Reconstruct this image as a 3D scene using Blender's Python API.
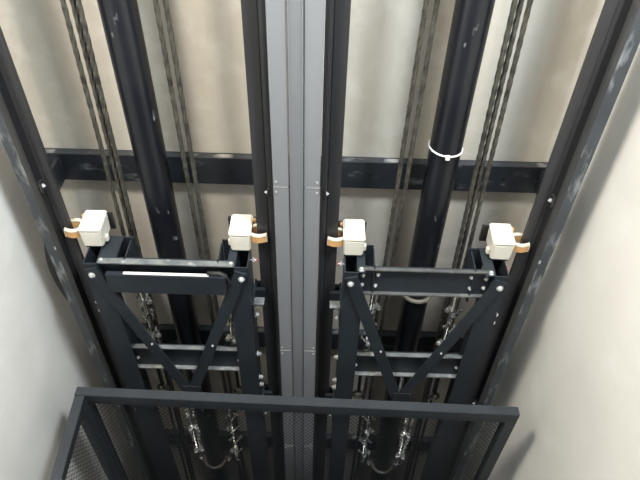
import bpy, bmesh, math, random
from mathutils import Vector, Matrix
random.seed(7)
S = bpy.context.scene
COL = S.collection
for o in list(bpy.data.objects): bpy.data.objects.remove(o)

# ------------------------------------------------------------------ camera, world, lights, exposure
H = 6.2                                   # camera height above the pit floor (z = 0)
FPX = 600.0                               # focal length in pixels for a 640 x 480 frame
down = Vector((302-320, 860-240, FPX)).normalized()      # nadir vanishing point -> pitch and roll
up = -down
fw = (Vector((0, 0, 1)) - up*up.z).normalized()
xr = up.cross(fw)
if xr.x < 0: xr = -xr
R = Matrix((xr, fw, up))                  # camera (x right, y down, z forward) -> world
cam = bpy.data.cameras.new('camera'); co = bpy.data.objects.new('camera', cam); COL.objects.link(co)
cx, cy, cz = R @ Vector((1, 0, 0)), R @ Vector((0, -1, 0)), R @ Vector((0, 0, -1))
co.matrix_world = Matrix(((cx.x, cy.x, cz.x, .083), (cx.y, cy.y, cz.y, 0), (cx.z, cy.z, cz.z, H), (0, 0, 0, 1)))
cam.sensor_width = 36; cam.lens = 36*FPX/640; cam.clip_start = .01
S.camera = co

w = bpy.data.worlds.new('world'); S.world = w; w.use_nodes = True
w.node_tree.nodes['Background'].inputs[0].default_value = (.86, .93, 1, 1)
w.node_tree.nodes['Background'].inputs[1].default_value = .42

def area(name, loc, target, sx, sy, power, color):
    l = bpy.data.lights.new(name, 'AREA'); l.shape = 'RECTANGLE'; l.size = sx; l.size_y = sy; l.energy = power; l.color = color
    o = bpy.data.objects.new(name, l); COL.objects.link(o); o.location = loc
    o.rotation_euler = (Vector(target)-Vector(loc)).to_track_quat('-Z', 'Y').to_euler()
area('daylight_cool', (.92, .70, H+1.15), (-1.1, .9, H-1.9), .42, .42, 92, (.86, .94, 1))
area('lamp_warm', (-.92, .70, H+1.15), (1.1, .9, H-1.8), .38, .38, 80, (1, .93, .82))
S.view_settings.view_transform = 'Standard'; S.view_settings.look = 'None'
S.view_settings.gamma = 1; S.view_settings.use_curve_mapping = False
S.view_settings.exposure = .45

# ------------------------------------------------------------------ materials
def mat(name, c1, c2=None, scale=6, rough=.5, metal=0, bump=0, bscale=60, stretch=(1, 1, 1), lo=.35, hi=.65, wear=None, wlo=.62, whi=.70, wscale=7, wstretch=(1, 1, 1), spec=.5):
    m = bpy.data.materials.new(name); m.use_nodes = True
    nt = m.node_tree; b = nt.nodes['Principled BSDF']; L = nt.links.new
    b.inputs['Roughness'].default_value = rough; b.inputs['Metallic'].default_value = metal
    b.inputs['Specular IOR Level'].default_value = spec
    tc = nt.nodes.new('ShaderNodeTexCoord')
    def noise(sc, st, detail=5):
        mp = nt.nodes.new('ShaderNodeMapping'); mp.inputs['Scale'].default_value = st
        n = nt.nodes.new('ShaderNodeTexNoise'); n.inputs['Scale'].default_value = sc; n.inputs['Detail'].default_value = detail
        L(tc.outputs['Object'], mp.inputs[0]); L(mp.outputs[0], n.inputs[0]); return n.outputs[0]
    def ramp(src, lo, hi):
        r = nt.nodes.new('ShaderNodeMapRange'); r.inputs[1].default_value = lo; r.inputs[2].default_value = hi; L(src, r.inputs[0]); return r.outputs[0]
    def mix(fac, a, bb):
        x = nt.nodes.new('ShaderNodeMix'); x.data_type = 'RGBA'; L(fac, x.inputs[0])
        if isinstance(a, tuple): x.inputs[6].default_value = a+(1,)
        else: L(a, x.inputs[6])
        x.inputs[7].default_value = bb+(1,); return x.outputs[2]
    if c2 is None: c2 = tuple(v*.8 for v in c1)
    col = mix(ramp(noise(scale, stretch), lo, hi), c1, c2)
    if wear: col = mix(ramp(noise(wscale, wstretch, 9), wlo, whi), col, wear)
    L(col, b.inputs['Base Color'])
    if bump:
        bp = nt.nodes.new('ShaderNodeBump'); bp.inputs['Strength'].default_value = bump; bp.inputs['Distance'].default_value = .004
        L(noise(bscale, (1, 1, 1)), bp.inputs['Height']); L(bp.outputs[0], b.inputs['Normal'])
    return m
M = {
 'concrete': mat('concrete', (.61, .57, .495), (.52, .48, .41), 3.4, .85, bump=.35, bscale=45, stretch=(2.2, 1, .35), wear=(.63, .595, .53), wlo=.5, whi=.7, wscale=9),
 'plaster': mat('plaster', (.80, .785, .745), (.74, .725, .685), 3.0, .8, bump=.15, bscale=30, wear=(.84, .83, .80), wlo=.55, whi=.75, wscale=4),
 'pit': mat('pit', (.10, .10, .095), (.06, .06, .058), 5, .8, bump=.2),
 'paint': mat('blue_black_paint', (.019, .025, .032), (.014, .019, .025), 9, .48, spec=.4, bump=.05, bscale=90, wear=(.07, .085, .10), wlo=.66, whi=.78, wscale=18),
 'beam': mat('beam_paint', (.017, .021, .028), (.027, .031, .038), 7, .40, bump=.08, wear=(.20, .21, .22), wlo=.60, whi=.80, wscale=14, wstretch=(1, 1, 2.2)),
 'flange': mat('dusty_lit_flange', (.17, .18, .18), (.09, .10, .105), 24, .55, wear=(.36, .36, .34), wlo=.58, whi=.72, wscale=22),  # pale base paints the light on the flange faces; speckle is dust
 'flangedark': mat('worn_lit_flange', (.085, .088, .086), (.06, .063, .064), 24, .5, wear=(.22, .22, .20), wlo=.60, whi=.75, wscale=22),  # dimmer painted lit-face tone, for the open crossbeam
 'dust': mat('dusty_beam', (.035, .04, .05), (.06, .065, .07), 12, .5, wear=(.40, .39, .36), wlo=.56, whi=.72, wscale=9),
 'rail': mat('rail_black', (.012, .012, .014), (.020, .020, .021), 14, .38, stretch=(1, 1, .1)),
 'railface': mat('rail_face', (.034, .034, .037), (.025, .025, .027), 14, .45, stretch=(1, 1, .12)),
 'column': mat('scraped_blue_paint', (.070, .080, .092), (.050, .058, .068), 10, .45, wear=(.34, .36, .37), wlo=.54, whi=.68, wscale=10, wstretch=(3, 3, .8)),
 'columnedge': mat('rail_backing', (.026, .026, .027), (.045, .043, .040), 40, .55, stretch=(1, 1, .3)),
 'cyl': mat('cylinder_paint', (.005, .006, .009), (.008, .009, .012), 6, .30, spec=.35, wear=(.24, .25, .26), wlo=.66, whi=.73, wscale=20, wstretch=(1, 1, .4)),
 'grey': mat('grey_enamel', (.20, .21, .222), (.185, .194, .206), 5, .42, stretch=(1, 1, .25)),
 'greymid': mat('grey_channel', (.172, .181, .191), (.158, .166, .176), 5, .42, stretch=(1, 1, .2)),
 'rope': mat('greased_rope', (.105, .10, .083), (.035, .033, .028), 25, .42, .4),
 'zinc': mat('zinc', (.85, .85, .82), (.70, .70, .68), 30, .24, .9),
 'bolt': mat('zinc_bolt', (.60, .61, .61), (.48, .48, .48), 40, .38, .45),
 'cream': mat('cream_plastic', (.70, .675, .605), (.65, .625, .55), 10, .45),
 'felt': mat('oiled_felt', (.62, .36, .15), (.50, .27, .10), 30, .8),
 'clipwhite': mat('white_clip', (.66, .60, .48), (.60, .52, .38), 20, .5),
 'white': mat('white_nylon', (.82, .82, .80), (.78, .78, .76), 20, .4),
 'red': mat('red_mark', (.45, .10, .09), (.40, .08, .08), 20, .5),
 'mesh': mat('mesh_paint', (.020, .022, .025), (.016, .018, .021), 12, .45),
 'guard': mat('guard_paint', (.026, .031, .037), (.021, .025, .031), 10, .45, spec=.4),
 'print': mat('print_ink', (.17, .175, .18), (.15, .15, .16), 10, .6),
 'clamp': mat('clamp_steel', (.16, .145, .12), (.11, .10, .085), 20, .5, .2),
 'rubber': mat('black_rubber', (.012, .012, .013), (.016, .016, .016), 20, .6),
}

# ------------------------------------------------------------------ mesh helpers
class MB:
    def __init__(s): s.bm = bmesh.new()
    def box(s, x0, x1, y0, y1, z0, z1):
        v = [s.bm.verts.new(p) for p in ((x0,y0,z0),(x1,y0,z0),(x1,y1,z0),(x0,y1,z0),(x0,y0,z1),(x1,y0,z1),(x1,y1,z1),(x0,y1,z1))]
        for f in ((0,3,2,1),(4,5,6,7),(0,1,5,4),(1,2,6,5),(2,3,7,6),(3,0,4,7)): s.bm.faces.new([v[i] for i in f])
        return s
    def bar(s, a, b, wx, wy, side=Vector((0, 1, 0))):       # box along a->b, wy along side
        a, b = Vector(a), Vector(b); d = (b-a).normalized(); u = d.cross(side).normalized(); n = u.cross(d).normalized()
        v = []
        for p in (a, b):
            for i, j in ((-1,-1),(1,-1),(1,1),(-1,1)): v.append(s.bm.verts.new(p+u*(i*wx/2)+n*(j*wy/2)))
        for f in ((0,3,2,1),(4,5,6,7),(0,1,5,4),(1,2,6,5),(2,3,7,6),(3,0,4,7)): s.bm.faces.new([v[i] for i in f])
        return s
    def prism(s, pts, z0, z1):                              # closed xy outline extruded in z
        lo = [s.bm.verts.new((x, y, z0)) for x, y in pts]; hi = [s.bm.verts.new((x, y, z1)) for x, y in pts]
        n = len(pts); s.bm.faces.new(lo[::-1]); s.bm.faces.new(hi)
        for i in range(n): s.bm.faces.new((lo[i], lo[(i+1) % n], hi[(i+1) % n], hi[i]))
        return s
    def prismY(s, pts, y0, y1):                             # closed xz outline extruded in y
        lo = [s.bm.verts.new((x, y0, z)) for x, z in pts]; hi = [s.bm.verts.new((x, y1, z)) for x, z in pts]
        n = len(pts); s.bm.faces.new(lo); s.bm.faces.new(hi[::-1])
        for i in range(n): s.bm.faces.new((lo[i], hi[i], hi[(i+1) % n], lo[(i+1) % n]))
        return s
    def ring_tube(s, outer, inner, z0, z1):                 # hollow section, xy rectangles (x0,x1,y0,y1)
        def q(r): return [(r[0],r[2]),(r[1],r[2]),(r[1],r[3]),(r[0],r[3])]
        V = [[s.bm.verts.new((x, y, z)) for x, y in q(r)] for r in (outer, inner) for z in (z0, z1)]
        a0, a1, b0, b1 = V
        for i in range(4):
            j = (i+1) % 4
            s.bm.faces.new((a0[i], a0[j], a1[j], a1[i])); s.bm.faces.new((b0[j], b0[i], b1[i], b1[j]))
            s.bm.faces.new((a1[i], a1[j], b1[j], b1[i])); s.bm.faces.new((a0[j], a0[i], b0[i], b0[j]))
        return s
    def tube(s, path, r, n=10, closed=False):
        path = [Vector(p) for p in path]; rings = []
        N = len(path)
        for i, p in enumerate(path):
            a = path[i-1] if (i or closed) else p; b = path[(i+1) % N] if (i < N-1 or closed) else p
            d = (b-a).normalized(); h = Vector((0, 0, 1)) if abs(d.z) < .9 else Vector((0, 1, 0))
            u = d.cross(h).normalized(); v = d.cross(u)
            rr = r[i] if isinstance(r, (list, tuple)) else r
            rings.append([s.bm.verts.new(p+(u*math.cos(t)+v*math.sin(t))*rr) for t in (2*math.pi*k/n for k in range(n))])
        for i in range(N if closed else N-1):
            A, Bq = rings[i], rings[(i+1) % N]
            for k in range(n): s.bm.faces.new((A[k], A[(k+1) % n], Bq[(k+1) % n], Bq[k]))
        if not closed: s.bm.faces.new(rings[0][::-1]); s.bm.faces.new(rings[-1])
        return s
    def hexhead(s, p, axis, r=.011, h=.008):                # hexagon head, washer and shank end
        p, d = Vector(p), Vector(axis).normalized()
        s.tube([p, p+d*.002], r*1.45, 14); s.tube([p+d*.002, p+d*(.002+h)], r, 6); s.tube([p+d*(.002+h), p+d*(.005+h)], r*.55, 10)
        return s
    def build(s, name, m, parent=None, bevel=0, smooth=False, loc=None):
        bmesh.ops.recalc_face_normals(s.bm, faces=s.bm.faces)
        if bevel: bmesh.ops.bevel(s.bm, geom=list(s.bm.edges), offset=bevel, segments=2, affect='EDGES', clamp_overlap=True)
        me = bpy.data.meshes.new(name); s.bm.to_mesh(me); s.bm.free(); me.materials.append(M[m])
        if smooth:
            for p in me.polygons: p.use_smooth = True
        o = bpy.data.objects.new(name, me); COL.objects.link(o); o.parent = parent
        if loc is not None: o.location = loc
        return o
def tag(o, label=None, cat=None, group=None, kind=None):
    if label: o['label'] = label
    if cat: o['category'] = cat
    if group: o['group'] = group
    if kind: o['kind'] = kind
    return o
def empty(name, loc, label, cat, group=None):
    o = bpy.data.objects.new(name, None); COL.objects.link(o); o.location = loc; o.empty_display_size = .1
    return tag(o, label, cat, group)
def copy_tree(o, parent=None):
    c = o.copy(); COL.objects.link(c); c.parent = parent
    for ch in [q for q in bpy.data.objects if q.parent == o]: copy_tree(ch, c)
    return c
def Z(rel): return H+rel                                    # heights were measured from the camera

TOP = H+2.3
WX, WY = 1.06, 1.90                                         # half width of the shaft, back wall
# ------------------------------------------------------------------ shaft
tag(MB().box(-WX-.15, WX+.15, WY, WY+.15, -.2, TOP).build('wall_back', 'concrete'), 'cream concrete back wall of the lift shaft', kind='structure')
tag(MB().box(-WX-.15, -WX, -1.2, WY, -.2, TOP).build('wall_left', 'plaster'), 'smooth pale plastered side wall of the shaft', kind='structure')
tag(MB().box(WX, WX+.15, -1.2, WY, -.2, TOP).build('wall_right', 'plaster'), 'smooth pale plastered side wall of the shaft', kind='structure')
tag(MB().box(-WX, WX, -.75, -.6, -.2, Z(-.25)).build('wall_front_shade', 'pit'), 'unseen dark front wall shaped to cut light low in the shaft', kind='structure')  # out of view; height and dark finish keep the lower shaft dim
tag(MB().box(-WX, WX, -.6, WY, -.2, 0).build('floor', 'pit'), 'dark concrete pit floor of the shaft', kind='structure')

# ------------------------------------------------------------------ channels bolted along the back wall
def wall_channel(zc, label):
    r = empty('wall_channel', (0, WY, zc), label, 'beam', 'steel channels bolted across the back wall')
    d, h, t = .032, .125, .007
    MB().box(-WX+.015, WX-.015, -.008, -.001, -h/2, h/2).build('back_plate', 'beam', r)
    MB().box(-WX+.015, WX-.015, -d, -.008, h/2-t, h/2).build('upper_flange', 'dust', r)
    MB().box(-WX+.015, WX-.015, -d, -.008, -h/2, -h/2+t).build('lower_flange', 'beam', r)
    f = MB().box(-WX+.015, WX-.015, -d-.006, -d, -h/2, h/2).build('face_plate', 'beam', r)
    for x in (-.79, -.27, .27, .79):
        MB().tube([(x, -d-.0075, .005), (x, -d-.0055, .005)], .008, 12).build('bolt_hole', 'rubber', f)
    for x in (-1.0, 1.0):
        for dz in (-.03, .03): MB().hexhead((x*1.0, -d-.006, dz), (0, -1, 0), .009, .006).build('bolt', 'bolt', f)
    return r
wall_channel(Z(-1.445), 'dark steel channel across the back wall crossing above the cream oilers')
wall_channel(Z(-2.53), 'dark steel channel across the back wall seen between the diagonal braces')
wall_channel(Z(-3.62), 'dark steel channel across the back wall low behind the mesh guard')

# ------------------------------------------------------------------ guide rails (T section, blade towards the lift frame)
RY = 1.60
def guide_rail(xb, s, label, bl=.068):                               # xb base plane, s = direction of the blade
    r = empty('guide_rail', (xb, RY, 0.0), label, 'guide rail')
    L0, L1 = 0.0, TOP-.05
    MB().prism([(0, -.045), (s*.009, -.045), (s*.012, -.012), (s*.012, .012), (s*.009, .045), (0, .045)], L0, L1).build('base_flange', 'rail', r)
    MB().prism([(s*.012, -.008), (s*.024, -.0055), (s*.026, -.008), (s*bl, -.008), (s*bl, .008), (s*.026, .008), (s*.024, .0055), (s*.012, .008)], L0, L1).build('blade', 'railface', r)
    for zc in (Z(-1.30), Z(-2.60), Z(-3.6)):
        MB().box(s*.0115, s*.020, -.043, -.020, zc-.02, zc+.02).build('rail_clip', 'rail', r)
        MB().hexhead((s*.020, -.031, zc), (s, 0, 0), .0055, .004).build('clip_bolt', 'bolt', r)
    return r
guide_rail(-.0795, -1, 'black steel guide rail along the centre post, serving the frame with the plain cover plate')
guide_rail(.0795, 1, 'black steel guide rail along the centre post, serving the zip-tied cylinder side')
guide_rail(-.880, 1, 'black steel guide rail on the scraped column, serving the frame with the plain cover plate', .050)
guide_rail(.880, -1, 'black steel guide rail on the scraped column, serving the zip-tied cylinder side', .056)

# outer columns that carry the rails
def rail_column(s, label):
    r = empty('rail_column', (s*.93, 1.62, 0), label, 'column', 'scraped outer columns')
    MB().prism([(-s*.030, -.034), (-s*.022, -.030), (s*.022, -.030), (s*.022, .10), (s*.014, .10), (s*.014, -.022), (-s*.030, -.022)], 0, TOP-.05).build('angle', 'column', r)
    MB().box(-s*.049, -s*.030, -.055, .06, 0, TOP-.05).build('backing_bar', 'columnedge', r)
    MB().box(-s*.0495, -s*.036, -.0625, -.055, 0, TOP-.05).build('edge_strip', 'columnedge', r)
    for zc in (Z(-1.445), Z(-2.53), Z(-3.62)):
        MB().box(-s*.002, s*.012, .10, .246, zc-.05, zc+.05).build('wall_bracket', 'beam', r)
    for zc in (Z(-1.62), Z(-2.75)):
        MB().hexhead((-s*.018, -.030, zc), (0, -1, 0), .006, .004).build('bolt', 'bolt', r)
    return r
rail_column(-1, 'blue grey steel column with scraped paint beside the frame with the cover plate')
rail_column(1, 'blue grey steel column with scraped paint beside the zip-tied cylinder side')
# black loop of flexible conduit between column and wall
pts = []
for k in range(25):
    t = k/24
    pts.append((-.972-.022*math.sin(math.pi*t), 1.66+.01*math.sin(math.pi*t), Z(-1.60)-.48*t))
tag(MB().tube(pts, [.008+.022*math.sin(math.pi*k/24) for k in range(25)], 12).build('cable_loop', 'rubber', smooth=True), 'black flexible conduit bulging out between the scraped column and the pale wall', 'conduit')

# ------------------------------------------------------------------ grey centre post
cp = empty('centre_post', (0, 1.60, 0), 'light grey enamelled steel post with ribbed middle between two black rails', 'post')
MB().prism([(-.024, -.043), (-.019, -.052), (.019, -.052), (.024, -.043), (.024, .05), (-.024, .05)], 0, TOP-.05).build('middle_rib', 'greymid', cp)
MB().box(-.020, -.0175, -.0545, -.0519, 0, TOP-.05).box(.0175, .020, -.0545, -.0519, 0, TOP-.05).build('rib_edge', 'grey', cp)
joints = [0.0, Z(-3.92), Z(-3.05), Z(-2.18), Z(-1.262), Z(-.35), Z(.55), Z(1.45), TOP-.05]
for s in (-1, 1):
    for a, b in zip(joints[:-1], joints[1:]):
        xs = sorted((s*.0245, s*.078))
        p = MB().box(xs[0], xs[1], -.048, -.042, a+.0015, b-.0015).build('cover_panel', 'grey', cp, bevel=.001)
        MB().box(*sorted((s*.0745, s*.078)), -.042, .03, a+.002, b-.002).build('side_return', 'grey', p)
        for zz in (a+.022, b-.022):
            if .1 < zz < TOP-.2:
                MB().tube([(s*.068, -.048, zz), (s*.068, -.0505, zz)], .0045, 12).build('screw', 'bolt', p)
        if a > .1:
            MB().box(*sorted((s*.030, s*.077)), -.0495, -.0480, a-.0012, a+.0012).build('joint_edge', 'bolt', p)
mk = MB(); zz = Z(-.90)
while zz > Z(-1.17):
    l = random.choice((.006, .009, .014)); mk.box(-.0015, .0015, -.0526, -.0521, zz-l, zz); zz -= l+random.choice((.006, .010))
tag(mk.build('printed_marking', 'print', cp), 'faint dark vertical printed marking', kind='stuff')
MB().box(-.07, .07, .05, .298, Z(-1.50), Z(-1.49)).box(-.07, .07, .05, .298, Z(-1.40), Z(-1.39)).build('wall_bracket', 'beam', cp)

# ------------------------------------------------------------------ hydraulic cylinders
def cylinder(x, label, clamp):
    r = empty('hydraulic_cylinder', (x, 1.735, 0), label, 'cylinder')
    MB().tube([(0, 0, .12), (0, 0, TOP-.1)], .056, 40).build('barrel', 'cyl', r, smooth=True)
    MB().box(-.09, .09, -.09, .09, 0, .02).build('foot_plate', 'paint', r)
    MB().tube([(0, 0, .02), (0, 0, .12)], .064, 32).build('foot_collar', 'paint', r, smooth=False)
    for zc in clamp:
        c = MB()
        c.tube([(math.cos(t)*.0625, math.sin(t)*.0625, zc) for t in (2*math.pi*k/32 for k in range(32))], .010, 8, True)
        c.box(-.10, -.062, -.006, .006, zc-.014, zc+.014).box(.062, .10, -.006, .006, zc-.014, zc+.014)
        cl = c.build('pipe_clamp', 'clamp', r)
        for sx in (-.085, .085):
            MB().hexhead((sx, -.006, zc), (0, -1, 0), .009, .007).build('clamp_bolt', 'bolt', cl)
            MB().box(sx-.012, sx+.012, .006, .106, zc-.012, zc+.012).build('clamp_arm', 'paint', cl)
    return r
CX = .511
cylinder(-.530, 'tall glossy navy hydraulic cylinder with scuffed paint behind the plain cover plate', (Z(-2.50), Z(-3.6)))
cylinder(CX, 'tall glossy black hydraulic cylinder with a white zip tie around it', (Z(-1.970), Z(-3.6)))
zt = MB(); zc = Z(-1.210)
ring = [(CX+.0585*math.cos(t), 1.735+.0585*math.sin(t), zc-.004*math.cos(t)) for t in (2*math.pi*k/40 for k in range(40))]
zt.tube(ring, .0032, 8, True)
zo = zt.build('zip_tie', 'white', smooth=True)
tag(zo, 'white nylon zip tie fastened around the black cylinder', 'zip tie')
MB().box(CX-.008, CX+.006, 1.735-.066, 1.735-.0575, zc-.010, zc+.006).build('tie_head', 'white', zo)

# ------------------------------------------------------------------ ropes
def rope_mesh(length, r=.0082):
    bm = bmesh.new(); n = 18; step = .008; N = int(length/step); prev = None
    for i in range(N+1):
        tw = 2*math.pi*i*step/.26; ringv = []
        for k in range(n):
            t = 2*math.pi*k/n; rr = r*(.74+.26*abs(math.cos(3*(t))))
            ringv.append(bm.verts.new((rr*math.cos(t+tw), rr*math.sin(t+tw), i*step)))
        if prev:
            for k in range(n): bm.faces.new((prev[k], prev[(k+1) % n], ringv[(k+1) % n], ringv[k]))
        else: bm.faces.new(ringv[::-1])
        prev = ringv
    bm.faces.new(prev)
    me = bpy.data.meshes.new('steel_rope'); bm.to_mesh(me); bm.free(); me.materials.append(M['rope']); return me
Z0 = .35
RM = rope_mesh(TOP-.05-Z0)
RYY = 1.665
def rope(xa, xb, y, label, group):                         # x at heights -0.7 and -1.4 below the camera
    sl = (xb-xa)/.7                                         # dx per metre downwards
    o = bpy.data.objects.new('steel_rope', RM); COL.objects.link(o)
    o.location = (xb+sl*(Z(-1.4)-Z0), y, Z0); o.rotation_euler = (0, -math.atan(sl), random.random()*6)
    o.rotation_euler = (Matrix.Rotation(-math.atan(sl), 3, 'Y') @ Matrix.Rotation(random.random()*6, 3, 'Z')).to_euler()
    tag(o, label, 'rope', group)
    g = MB().tube([(0, 0, -.349), (0, 0, .02)], [.010, .014], 10).build('end_rod', 'zinc', o)
    MB().tube([(0, 0, -.10), (0, 0, -.085)], .022, 6).build('rod_nut', 'bolt', g)
    return o
for a, b, dy, lab in ((-.659, -.671, 0, 'greased steel rope standing apart next to the scraped column beside the navy cylinder'),
                      (-.635, -.647, .008, 'greased steel rope in the middle of the three beside the navy cylinder'),
                      (-.615, -.627, 0, 'greased steel rope of the three, closest to the flank of the navy cylinder')):
    rope(a, b, RYY+dy, lab, 'three ropes beside the navy cylinder')
for a, b, lab in ((-.397, -.391, 'greased steel rope of the pair, closest to the navy cylinder'), (-.369, -.363, 'greased steel rope of the pair by the navy cylinder, on its centre post side')):
    rope(a, b, RYY, lab, 'rope pair beside the navy cylinder')
for a, b, lab in ((.359, .350, 'greased steel rope of the pair by the zip-tied cylinder, on its centre post side'), (.3885, .3795, 'greased steel rope of the pair, closest to the zip-tied cylinder')):
    rope(a, b, RYY, lab, 'rope pair beside the zip-tied cylinder')
for a, b, dy, lab in ((.604, .616, 0, 'greased steel rope of the three, closest to the flank of the zip-tied cylinder'),
                      (.624, .636, .008, 'greased steel rope in the middle of the three beside the zip-tied cylinder'),
                      (.646, .658, 0, 'greased steel rope of the three beside the zip-tied cylinder, next to the scraped column')):
    rope(a, b, RYY+dy, lab, 'three ropes beside the zip-tied cylinder')

# ------------------------------------------------------------------ rope anchors with wire rope clips
def make_anchor(h0, h1, n):
    r = bpy.data.objects.new('rope_anchor', None); COL.objects.link(r)
    MB().tube([(0, 0, 0), (0, 0, h1)], .006, 10).build('anchor_rod', 'zinc', r, smooth=True)
    MB().tube([(.016, 0, .02), (.016, 0, h1-.05)], .0055, 10).build('rope_tail', 'rope', r, smooth=True)
    for k in range(n):
        z = h0+(h1-h0-.03)*k/max(1, n-1); c = MB(); s = 1 if k % 2 else -1
        c.box(-.017, .033, *sorted((s*.004, s*.022)), z-.009, z+.009)
        for dx in (-.009, .025): c.tube([(dx, -.026, z), (dx, .026, z)], .0042, 8)
        cl = c.build('rope_clip', 'zinc', r)
        for dx in (-.009, .025):
            MB().tube([(dx, s*.021, z), (dx, s*.030, z)], .0105, 6).build('clip_nut', 'bolt', cl)
            MB().tube([(dx, -s*.026, z), (dx, -s*.020, z)], .008, 10).build('clip_bow', 'zinc', cl)
    MB().tube([(.008+.016*math.cos(t), 0, -.002+.024*math.sin(t)) for t in (2*math.pi*k/20 for k in range(20))], .0055, 8, True).build('eye', 'zinc', r, smooth=True)
    MB().tube([(0, 0, h1-.012), (0, 0, h1)], .014, 6).build('rod_nut', 'bolt', r)
    return r
A1 = make_anchor(.07, .44, 4)
AL = [(-.648, 'rope anchor with shiny clips hung under the plain cover plate, column side'),
      (-.292, 'rope anchor with shiny clips hung under the plain cover plate, post side'),
      (.300, 'rope anchor with shiny clips under the bolted crossbeam, centre post side'),
      (.642, 'rope anchor with shiny clips under the bolted crossbeam, column side')]
for i, (x, lab) in enumerate(AL):
    o = A1 if i == 0 else copy_tree(A1)
    o.location = (x, 1.600, Z(-2.22)); o.rotation_euler = (0, 0, (.5, -.4, .6, -.9)[i]); tag(o, lab, 'rope anchor', 'upper rope anchors')
A2 = make_anchor(.10, .62, 5)
for i, (x, lab) in enumerate(((-.578, 'rope anchor seen through the mesh, in front of the navy cylinder, column side'),
                              (-.360, 'rope anchor seen through the mesh between navy cylinder and post'),
                              (.360, 'rope anchor seen through the mesh between post and black cylinder'),
                              (.568, 'rope anchor seen through the mesh in front of the black cylinder, column side'))):
    o = A2 if i == 0 else copy_tree(A2)
    o.location = (x, 1.61, Z(-3.32)); o.rotation_euler = (0, 0, (.3, -.6, .7, -.3)[i]); tag(o, lab, 'rope anchor', 'lower rope anchors')

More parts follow.
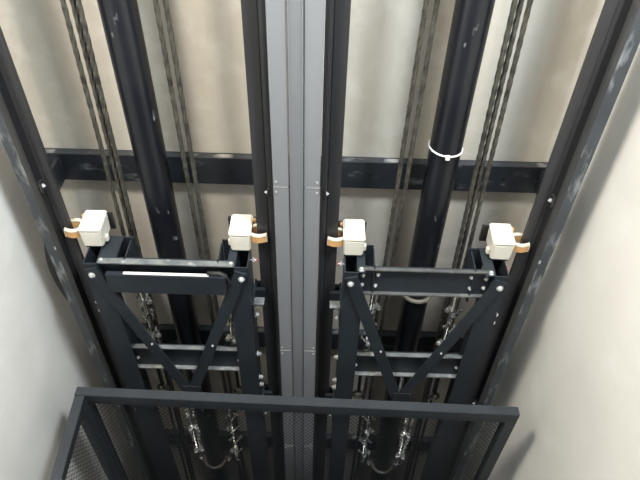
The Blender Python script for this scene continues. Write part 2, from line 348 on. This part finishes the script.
# ------------------------------------------------------------------ lift frames (slings)
ZT = Z(-1.583)
def sling(xc, label, covered, dz, GP):
    r = empty('lift_sling', (xc, 1.48, 0), label, 'lift frame')
    r.location.z += dz; zt = ZT; zb = Z(-4.6)
    for s in (-1, 1):
        def X(a, b): return sorted((s*a, s*b))
        o = X(.2475, .2985); i = X(.2515, .2945)
        post = MB().ring_tube((o[0], o[1], 0, .115), (i[0], i[1], .004, .111), zb, zt).build('post', 'paint', r)
        gp = GP[s > 0]; a = X(gp+.036, .2475)
        MB().box(a[0], a[1], .005, .15, zt-.008, zt-.002).build('top_plate', 'paint', post, bevel=.001)
        MB().hexhead((s*.236, .018, zt-.002), (0, 0, 1), .0075, .005).build('bolt', 'bolt', post)
        MB().prismY([(s*.232, zt-.0019), (s*.245, zt-.0019), (s*.245, zt-.001), (s*.232, zt-.001)], .088, .097).build('slot', 'rubber', post)
        MB().prism([(s*gp, .02), (s*(gp+.005), .02), (s*(gp+.005), .125), (s*gp, .125)], zt-.17, zt+.002).build('gusset_plate', 'paint', post)
        MB().box(*X(gp, .2475), .15, .156, zt-.17, zt-.010).build('back_plate', 'paint', post)
        # guide shoes and their hardware on the rail side
        for zs in (Z(-1.86), Z(-2.62)):
            g = MB().box(*X(.2985, .306), .01, .15, zs-.055, zs+.055).box(*X(.306, .345), .094, .110, zs-.05, zs+.05).box(*X(.306, .345), .130, .146, zs-.05, zs+.05).build('guide_shoe', 'paint', r)
            if s*xc < 0: MB().box(*X(.306, .345), .020, .056, zs+.045, zs+.051).box(*X(.306, .311), .020, .056, zs-.02, zs+.045).build('shoe_angle', 'flange', g)  # lit edges painted in with the pale flange tone
            for dz, yy in ((.02, .035), (-.03, .035), (-.045, .12)): MB().hexhead((s*.306, yy, zs+dz), (s, 0, 0), .009, .010).build('shoe_bolt', 'bolt', g)
        b = MB().tube([(s*.2985, .085, zt-.045), (s*.322, .085, zt-.045)], .005, 10).build('adjusting_bolt', 'zinc', r)
        MB().tube([(s*.305, .085, zt-.045), (s*.312, .085, zt-.045)], .010, 6).build('lock_nut', 'bolt', b)
        MB().tube([(s*.3165, .085, zt-.045), (s*.3215, .085, zt-.045)], .0075, 10).build('red_cap', 'red', b)
        for zz in (Z(-2.18), Z(-2.36), Z(-2.42)): MB().hexhead((s*.2985, .05, zz), (s, 0, 0), .009, .012).build('bolt', 'bolt', post)
        # diagonal brace, bolted at the post head
        MB().box(*X(.222, .2475), 0, .006, zb, zt-.145).build('inner_flange', 'paint', post)
        br = MB().bar((s*.2735, -.005, zt-.020), (-.0*s-.012+s*.012, -.005, Z(-2.40)), .047, .008).build('brace', 'paint', r)
        MB().hexhead((s*.2735, -.009, zt-.052), (0, -1, 0), .0088, .006).build('brace_bolt', 'bolt', br)
        MB().hexhead((s*.125, -.009, zt-.465), (0, -1, 0), .0035, .002).build('brace_bolt', 'bolt', br)
        # eye ring below the lower beam
        e = MB().tube([(s*.183+.024*math.cos(t), .10, Z(-2.555)+.026*math.sin(t)) for t in (2*math.pi*k/20 for k in range(20))], .007, 8, True).build('eye_ring', 'clamp', r, smooth=True)
        MB().tube([(s*.183, .10, Z(-2.53)), (s*.183, .10, Z(-2.26))], .008, 10).build('eye_shank', 'paint', e, smooth=True)
        MB().tube([(s*.183-.018*math.cos(t), .10, Z(-2.561)-.0215*math.sin(t)) for t in (math.pi*(.15+.7*k/10) for k in range(11))], .0055, 8).build('lower_rim', 'zinc', e, smooth=True)  # paler zinc arc along the bottom of the ring
    def channel(name, z1, z0, xw, bolts, fy=.014, fm='flangedark'):
        c = MB().box(-xw, xw, .028, .034, z0, z1).build(name, 'paint', r)
        MB().box(-xw, xw, fy, .028, z1-.006, z1).build('upper_flange', fm, c)
        MB().box(-xw, xw, fy, .028, z0, z0+.006).build('lower_flange', fm, c)
        for x, z in bolts: MB().hexhead((x, .028, z), (0, -1, 0), .0058, .005).build('bolt', 'bolt', c)
        return c
    z1 = zt+.002
    bl = [] if covered else [(sx*x, z1-d) for sx in (-1, 1) for x, d in ((.228, .045), (.228, .095), (.172, .038), (.178, .098))]
    tb = channel('top_crossbeam', z1, z1-.138, .246, bl, *((.004, 'flange') if covered else ()))
    channel('lower_crossbeam', Z(-2.105), Z(-2.258), .246, [(sx*.22, Z(-2.20)) for sx in (-1, 1)], .010, 'flange')
    MB().box(-.04, .04, -.012, -.0095, Z(-2.43), Z(-2.36)).build('brace_plate', 'paint', r)
    MB().box(-.246, .246, .03, .075, Z(-4.5), Z(-4.4)).build('bottom_crossbeam', 'paint', r)
    if covered:
        cpz = z1-.042
        cv = MB().box(-.222, .216, -.0175, -.0135, cpz-.096, cpz).box(-.222, .216, -.0135, .003, cpz-.004, cpz).build('cover_plate', 'paint', tb, bevel=.001)
        MB().box(-.157, .155, -.012, -.001, cpz+.0002, cpz+.003).build('white_strip', 'white', cv)
        MB().tube([(.150, -.002, cpz+.008), (.195, -.002, cpz+.008), (.215, -.004, cpz), (.226, -.006, cpz-.030), (.228, -.006, cpz-.045)], .009, 10).build('elbow_hose', 'rubber', cv, smooth=True)
        cv['label'] = 'plain dark cover plate with a white strip along its upper edge'
    return r
sling(-.4735, 'dark steel lift frame with plain cover plate over its crossbeam and crossed braces', True, 0, (.150, .185))
sling(.4735, 'dark steel lift frame with bolted open crossbeam before the zip-tied cylinder', False, -.008, (.185, .178))

# ------------------------------------------------------------------ rail oilers
def make_oiler(s):                                          # s = side of the rail
    r = bpy.data.objects.new('rail_oiler', None); COL.objects.link(r)
    w2, d2, h = .0385, .055, .090
    b = MB()
    lo = [b.bm.verts.new((x*w2*.93, y*d2*.95, 0)) for x, y in ((-1,-1),(1,-1),(1,1),(-1,1))]
    hi = [b.bm.verts.new((x*w2, y*d2, h-.012)) for x, y in ((-1,-1),(1,-1),(1,1),(-1,1))]
    b.bm.faces.new(lo[::-1]); b.bm.faces.new(hi)
    for i in range(4): b.bm.faces.new((lo[i], lo[(i+1) % 4], hi[(i+1) % 4], hi[i]))
    b.build('reservoir', 'cream', r, bevel=.005, smooth=False)
    MB().box(-w2-.0015, w2+.0015, -d2-.0015, d2+.0015, h-.012, h).build('lid', 'cream', r, bevel=.005)
    MB().box(*sorted((-s*w2*.9, -s*(w2+.010))), -.030, -.008, .004, .030).build('filler_spout', 'cream', r, bevel=.003)
    # two felt arms that clasp the blade, each in a pale clip
    for y, sg in ((-.0385, -1), (.0010, 1)):
        cpts = []
        for k in range(9):
            t = k/8; cpts.append((s*(w2-.002+.060*t), (y+sg*(.010*math.sin(math.pi*t)))))
        back = [(x, yy+.013) for x, yy in reversed(cpts)]
        MB().prism(cpts+back, .040, .066).build('felt_pad', 'felt', r)
        MB().prism([(x, yy-.001) for x, yy in cpts]+[(x, yy+.014) for x, yy in [(p[0], p[1]) for p in reversed(cpts)]], .066, .074).build('felt_clip', 'clipwhite', r, bevel=.0015)
        MB().box(*sorted((s*(w2+.046), s*(w2+.060))), y-.001, y+.013, .036, .066).build('clip_end', 'clipwhite', r, bevel=.002)
    MB().box(*sorted((s*(w2-.004), s*(w2+.012))), .030, .048, .052, .080).build('red_plug', 'felt', r, bevel=.003)
    return r
def foot(r, s):
    MB().box(-.058, .050, .059, .072, -.012, .062).build('mounting_bracket', 'rail', r)
    MB().box(-.03*1, .03, -.05, .05, -.0035, -.0002).build('base_plate', 'paint', r)
OZ = ZT+.005
for x, s, lab, rz in ((-.752, -1, 'cream plastic rail oiler on the cover-plate frame, next to its scraped column', .03),
                  (-.208, 1, 'cream plastic rail oiler on the cover-plate frame, next to the grey centre post', .0),
                  (.207, -1, 'cream plastic rail oiler on the zip-tied cylinder side, next to the grey centre post', .0),
                  (.752, 1, 'cream plastic rail oiler on the zip-tied cylinder side, next to its scraped column', -.03)):
    o = make_oiler(s); foot(o, s); o.location = (x, 1.612, OZ-(.008 if x > 0 else 0)); o.rotation_euler = (0, 0, rz); tag(o, lab, 'oiler', 'rail oilers')

# ------------------------------------------------------------------ lift car roof and mesh guard
CR = Z(-3.30)
car = empty('lift_car', (0, .45, CR-2.209), 'dark lift car carrying the mesh guard on its roof', 'lift car')
MB().box(-.92, .92, -.95, .90, 2.15, 2.2).build('roof_panel', 'paint', car)
MB().box(-.90, -.87, -.93, .88, .05, 2.15).build('side_panel', 'paint', car)
MB().box(.87, .90, -.93, .88, .05, 2.15).build('side_panel', 'paint', car)
MB().box(-.87, .87, .85, .88, .05, 2.15).build('rear_panel', 'paint', car)
MB().box(-.90, .90, -.93, .88, 0, .05).build('car_floor', 'paint', car)

def mesh_part(Wd, Hh, parent, name, loc, rz):
    # expanded metal: crossing strands with slightly raised knots, 14 x 17 mm diamonds
    px, pz, t = .0200, .0290, .0021
    b = MB(); n = int((Wd+Hh*px/pz)/px)+2
    for sgn in (1, -1):
        for k in range(-int(Hh/pz)-2, n):
            # line x = k*px + sgn-dir * z*px/pz, clip to the panel
            x0 = k*px; zz0, zz1 = 0.0, Hh
            q = px/pz
            if x0 < 0: zz0 = -x0/q
            if x0+Hh*q > Wd: zz1 = (Wd-x0)/q
            if zz1-zz0 < .004: continue
            xa, xb = x0+zz0*q, x0+zz1*q
            if sgn < 0: xa, xb = Wd-xa, Wd-xb
            b.bar((xa, sgn*.0005, zz0), (xb, sgn*.0005, zz1), t, .0008)
    o = b.build(name, 'mesh', parent, loc=loc); o.rotation_euler = (0, 0, rz)
    return tag(o, 'fine black diamond mesh', kind='stuff')
def guard_panel(parent, x0, x1, loc, rz, h):
    t = .046
    p = MB().box(x0, x1, -.02, .02, h-t, h).build('top_rail', 'guard', parent, bevel=.002, loc=loc); p.rotation_euler = (0, 0, rz)
    for xa in (x0, x1-t):
        q = MB().box(xa, xa+t, -.02, .02, 0, h-t).build('post', 'guard', parent, bevel=.002, loc=loc); q.rotation_euler = (0, 0, rz)
    q = MB().box(x0+t, x1-t, -.02, .02, .0, .03).build('bottom_rail', 'guard', parent, bevel=.002, loc=loc); q.rotation_euler = (0, 0, rz)
    q = MB().box(x0+t, x1-t, -.018, -.013, h-t-.018, h-t).build('mesh_edge_strip', 'guard', parent, loc=loc); q.rotation_euler = (0, 0, rz)
    c, s_ = math.cos(rz), math.sin(rz)
    mesh_part(x1-x0-2*t, h-t-.03, parent, 'mesh_panel', (loc[0]+c*(x0+t), loc[1]+s_*(x0+t), loc[2]+.03), rz)
guard = empty('mesh_guard', (0, 1.30, CR), 'black framed diamond mesh guard with a side wing on the lift car roof', 'guard')
guard.rotation_euler = (0, .007, -.015)
GH = 1.128
guard_panel(guard, -.905, .905, (0, 0, 0), 0, GH)
guard_panel(guard, 0, 1.05, (-.882, -.022, 0), math.radians(-86), GH)
